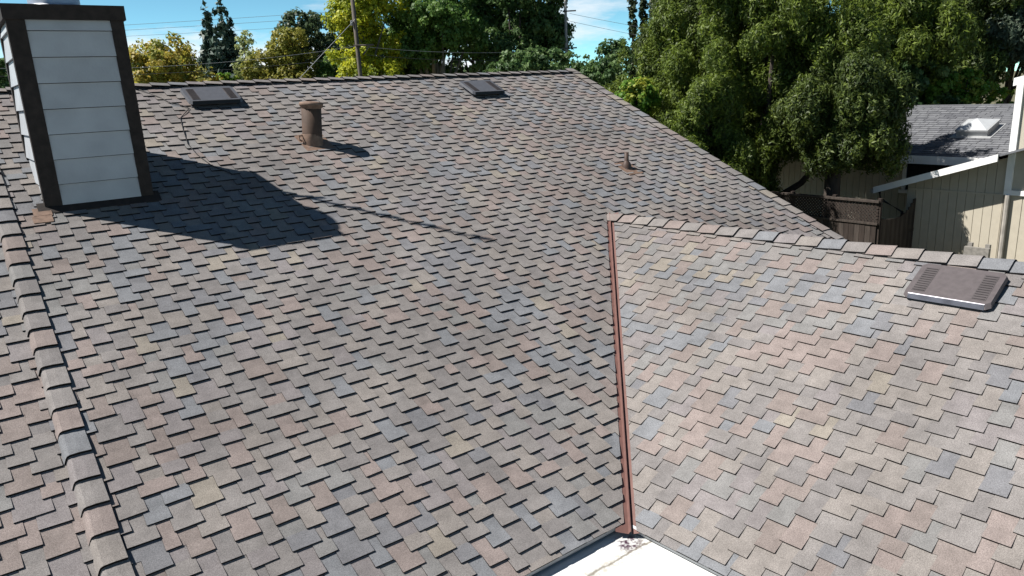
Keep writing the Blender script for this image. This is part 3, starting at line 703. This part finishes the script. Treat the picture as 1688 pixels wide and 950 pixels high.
L_YEL = leafmat('yellow_green_leaves', [(0.150, 0.203, 0.024), (0.330, 0.375, 0.030), (0.570, 0.540, 0.030)])
L_DGR = leafmat('deep_green_leaves', [(0.039, 0.084, 0.030), (0.075, 0.143, 0.045), (0.165, 0.247, 0.083)])
L_JUN = leafmat('juniper_foliage', [(.045, .068, .016), (.098, .142, .022), (.195, .26, .034)], .40)
L_JUD = leafmat('dark_juniper_foliage', [(.032, .050, .016), (.066, .098, .022), (.14, .185, .032)], .36)
L_CYP = leafmat('cypress_foliage', [(0.030, 0.048, 0.021), (0.051, 0.072, 0.027)], .12)
L_LIM = leafmat('lime_shrub_leaves', [(0.075, 0.180, 0.022), (0.135, 0.255, 0.030), (0.330, 0.330, 0.045)])
L_BLU = leafmat('grey_green_needles', [(0.075, 0.108, 0.075), (0.128, 0.165, 0.112)], .36)

tree('autumn_tree', 12.4, 40, 'round tree with orange and yellow autumn leaves beside the chimney', L_AUT, blobset(g(1), 22, .1, 1.2, 2.1, 1.75, .8), 20400, 0.125, 1, sub=24, spread=.40)
tree('green_tree', 4.0, 42, 'dark green tree peeping out left of the chimney', L_DGR, blobset(g(2), 8, 0, 1.4, 1.4, 1.2, .8), 6800, 0.14, 2)
def conifer(az, d, topz, botz, rb, label, m_, seed, n=17000, size=.24, group=None, power=.8):
    rng = g(seed); bl = []; k = 20
    for i in range(k):
        t = i/(k-1); z = botz+(topz-botz)*t; r = rb*(1-t)**power+.07; a = i*2.4
        for s in (0, 2.1, 4.2): bl.append((math.cos(a+s)*r*.5, math.sin(a+s)*r*.5, z, r*.5, r*.5, (topz-botz)/k*.9))
    return tree('conifer', az, d, label, m_, bl, n, size, seed, tr=.2, sub=10, spread=.5, elong=1.5, up=.1, group=group, fork=.3)
conifer(16.2, 55, 6.3, -3, 2.0, 'left one of two tall dark blue green conifers with slim tops', L_CON, 3)
conifer(17.15, 54, 6.6, -3, 2.4, 'right one of two tall dark blue green conifers, slightly broader', L_CON, 4)
tree('shrub', 16.6, 44, 'low yellow green shrub at the foot of the two conifers', L_LIM, blobset(g(5), 5, 0, 1.0, .7, .5, .5), 2550, 0.125, 5, cat='shrub')
tree('pale_tree', 18.6, 46, 'thin pale olive tree right of the conifers', L_PALE, blobset(g(6), 11, 0, 2.2, .9, 1.4, .55), 3740, 0.117, 6, sub=18, spread=.4)
tree('olive_tree', 21.0, 43, 'rounded golden olive tree left of the oak', L_OLV, blobset(g(7), 16, 0, 1.9, 1.4, 1.6, .75), 16150, 0.117, 7, sub=26, spread=.36)
tree('oak_tree', 23.2, 50, 'dark green broad oak behind the guy wire', L_OAK, blobset(g(8), 30, -.2, 2.7, 2.5, 2.2, .9), 20400, 0.156, 8, sub=26, spread=.32)
tree('green_tree', 24.9, 43, 'mid green tree left of the wooden pole, lower than the oak', L_GRN, blobset(g(9), 9, 0, 1.2, 1.0, 1.5, .7), 10200, 0.133, 9)
tree('yellow_tree', 26.0, 36, 'tall yellow green tree behind the left utility pole', L_YEL, blobset(g(10), 30, .6, 2.6, 1.6, 3.4, .75), 22100, 0.117, 10, bark=M_BARKG, sub=24, spread=.36)
tree('broad_tree', 31.4, 37, 'big green leafy tree with a forked trunk right of the wooden pole', L_GRN, blobset(g(11), 26, .1, 3.0, 2.0, 2.4, .85), 28900, 0.125, 11, bark=M_BARKG, tr=.24, sub=26, spread=.34)
tree('broad_tree', 37.6, 39, 'big dark green leafy tree left of the grey pole', L_DGR, blobset(g(12), 26, .0, 2.9, 1.95, 2.6, .9), 28900, 0.133, 12, tr=.24, sub=26, spread=.34)
tree('broad_tree', 34.4, 42, 'dense dark green tree between the two big trees, furthest back', L_DGR, blobset(g(13), 20, 0, 3.0, 1.6, 2.6, 1.0), 15300, 0.156, 13, tr=.2)
tree('broad_tree', 29.0, 43, 'dense dark green tree low between the wooden pole and the big trees', L_DGR, blobset(g(17), 22, 0, 2.4, 1.9, 2.4, .95), 20000, .15, 17)
tree('hedge', 32.0, 46, 'low dark hedge showing between the trunks of the big trees', L_DGR, blobset(g(18), 22, 0, .4, 3.4, 1.0, .8), 20000, .14, 18, cat='bushes')
tree('bushy_tree', 37.4, 31, 'low bushy green tree rising just above the ridge', L_DGR, blobset(g(14), 14, .3, .6, 1.6, .7, .62), 13600, 0.109, 14)
tree('bushy_tree', 43.0, 33, 'rounded green tree in front of the grey pole at the end of the ridge', L_DGR, blobset(g(15), 28, -.15, .35, 1.75, 1.35, .65), 17000, 0.117, 15)
for i, (az, d, top, rad, lab) in enumerate(((46.22, 52, 7.5, .30, 'slimmest tall columnar cypress, leftmost against the sky'), (46.95, 52, 7.5, .30, 'second columnar cypress from the left'), (47.75, 51, 7.6, .40, 'third columnar cypress from the left, partly behind junipers'))):
    bl = [(0, 0, -3+(top+3)*k/15, rad*(1-.4*k/15), rad*(1-.4*k/15), .6) for k in range(16)]
    tree('cypress', az, d, lab, L_CYP, bl, 3600, .17, 20+i, tr=.12, sub=14, spread=.45, elong=1.6, group='columnar cypresses', fork=.2)
conifer(48.9, 48, 6.5, -2, 1.0, 'dark ragged conifer right of the cypresses', L_CYP, 24, power=.3)
conifer(50.1, 49, 6.8, -2, 1.1, 'darkest ragged conifer behind the junipers', L_CYP, 25, power=.3)
tree('shrub', 45.9, 22, 'bright lime green shrub with yellow leaves beyond the gable end', L_LIM, blobset(g(16), 11, 0, -.75, .65, .8, .42), 8500, 0.086, 16, cat='shrub')
def juniper(az, d, label, blobs, n, seed, m_=L_JUN, tr=.2, size=.055, **kw):
    kw.setdefault('sub', 130); n = int(n*3.7); size = size*d/24
    return tree('juniper', az, d, label, m_, blobs, n, size, seed, tr=tr, spread=.25, elong=1.95, up=.35, shell=.42, **kw)
juniper(48.3, 24, 'bushy olive green juniper nearest the gable end', tufts(g(30), 74, -.15, -.7, 1.35, 2.3, .42), 28000, 30)
juniper(51.4, 26, 'tall dark juniper with a leaning trunk left of the biggest one', tufts(g(31), 95, .1, .5, 2.0, 3.2, .50), 34000, 31, L_JUD)
juniper(53.0, 22.5, 'low juniper standing just behind the gable edge', tufts(g(32), 34, 0, -2.3, 1.35, 1.4, .40), 18000, 32, L_JUN)
juniper(55.7, 23.0, 'very large spreading juniper with thick trunk behind the lattice fence', tufts(g(33), 165, .1, .3, 2.7, 2.7, .42), 52000, 33, L_JUN, tr=.3)
juniper(60.3, 21.5, 'dark hanging juniper with bare trunk beside the tan house', tufts(g(34), 84, .2, -1.25, 1.45, 1.3, .40), 32000, 34, L_JUD, tr=.24, fork=.8)
juniper(62.5, 30, 'tall bright olive juniper behind the grey roof', tufts(g(35), 96, 0, 1.4, 2.6, 2.6, .52), 38000, 35, L_JUN)
juniper(66.5, 36, 'dark juniper behind the middle of the grey roof', tufts(g(36), 50, 0, 1.3, 2.4, 2.2, .6), 20000, 36, L_JUD)
juniper(54.6, 28.5, 'dense dark juniper filling in behind the biggest one', tufts(g(41), 90, 0, .4, 2.9, 2.9, .55), 30000, 41, L_JUD)
juniper(51.5, 19.8, 'small rounded juniper closest to the roof, in front of the other junipers', tufts(g(40), 60, 0, -1.35, 1.15, 1.7, .36), 24000, 40)
tree('hedge', 63.6, 30.5, 'dark green bushes filling the gap behind the left end of the grey roof', L_DGR, blobset(g(39), 14, 0, -.7, 2.0, 1.3, .75), 14000, .13, 39, cat='bushes')
tree('pine_tree', 70.0, 38, 'soft grey green pine at the right edge', L_BLU, blobset(g(37), 26, .2, 2.2, 2.4, 2.4, .95), 74800, 0.101, 37, sub=60, spread=.24, elong=1.7, shell=.5)
tree('shrub', 68.0, 31, 'yellow green vine shrub peeping over the grey roof ridge', L_LIM, blobset(g(38), 9, 0, -.9, 1.6, .7, .5), 8500, 0.101, 38, cat='shrub')

# ------------------------------------------------------------------ utility poles and wires
P1 = bearing(26.25, 31); P2 = bearing(41.35, 38)
def pole(name, P, h, r, label, m_, tilt=0):
    o = empty(name, (P.x, P.y, GZ), label, 'utility pole')
    q = MB(); q.tube([(P.x, P.y, GZ-.3), (P.x+tilt, P.y, h)], [r*1.15, r*.85], 12); q.obj('post', [m_], o, True); return o
p1 = pole('utility_pole', P1, 6.4, .085, 'brown wooden utility pole in front of the yellow tree', M_POLE, -.12)
ex = Vector((math.cos(R(26.25)), -math.sin(R(26.25)), 0))
m = MB(); c = P1+Vector((0, -.02, 1.98)); m.tube([c-ex*.28-Vector((.0, .13, 0)), c+ex*.5-Vector((0, .13, 0))], .04, 6); m.obj('crossarm', [M_POLE], p1)
m = MB(); m.tube([c+ex*.35-Vector((0, .13, 0)), c+ex*.08+Vector((0, -.1, -.35))], .03, 6); m.obj('brace', [M_POLE], p1)
m = MB(); m.lathe((P1.x-.25*ex.x, P1.y-.25*ex.y-.12, 2.72), [(.0, 0), (.045, 0), (.045, .18), (0, .2)], 10); m.obj('splice_box', [M_WIRE], p1)
p2 = pole('utility_pole', P2, 7.5, .072, 'grey utility pole against the clouds right of the big trees', mat('grey_pole_wood', (.24, .235, .23), .8, var=.2), .05)
e2 = Vector((math.cos(R(41.35)), -math.sin(R(41.35)), 0))
for zz in (1.85, 3.55): m = MB(); c = P2+Vector((0, -.12, zz)); m.tube([c-e2*.18, c+e2*.45], .035, 6); m.obj('bracket', [M_WIRED], p2)
def wire(A_, B_, sag, label, m_=M_WIRE, r=.008, group=None):
    pts = []
    for i in range(25):
        t = i/24; p = Vector(A_).lerp(Vector(B_), t); p.z -= sag*4*t*(1-t); pts.append(p)
    q = MB(); q.tube(pts, r, 5); return tag(q.obj('power_line', [m_]), label, 'wire', group)
wire(bearing(3, 60, 5.15), bearing(32, 60, 6.6), .1, 'uppermost thin overhead wire across the blue sky', r=.012)
wire(bearing(3, 60, 4.85), bearing(32, 60, 6.2), .1, 'middle one of three thin overhead wires across the blue sky', r=.012)
wire(bearing(3, 60, 4.55), bearing(32, 60, 5.6), .1, 'lowest of three thin overhead wires across the blue sky', r=.010)
wire(P1+Vector((-.2, -.15, 1.95)), bearing(2, 34, 1.75), .35, 'upper of two low wires running left from the wooden pole', M_WIRE)
wire(P1+Vector((-.2, -.15, 1.55)), bearing(2, 34, 1.45), .25, 'lower of two low wires running left from the wooden pole', M_WIRED)
wire(P1+Vector((.2, -.15, 1.92)), P2+Vector((0, -.15, 1.85)), .22, 'pale wire spanning between the two poles in front of the green trees', M_WIRE)
wire(P1+Vector((.2, -.15, 1.62)), P2+Vector((0, -.15, 1.5)), .22, 'faint lower wire spanning between the two poles', M_WIRED, .008)
wire(P2+Vector((.2, -.1, 3.45)), bearing(58, 46, 1.5), .2, 'upper wire falling right from the grey pole', M_WIRE)
wire(P2+Vector((.2, -.1, 3.1)), bearing(58, 46, .9), .2, 'lower wire falling right from the grey pole', M_WIRE)
wire(P1+Vector((-.1, -.1, 2.95)), bearing(8.0, 29, -5.5), 0, 'pale diagonal guy wire from the wooden pole down to the left', M_WIRE, .012)
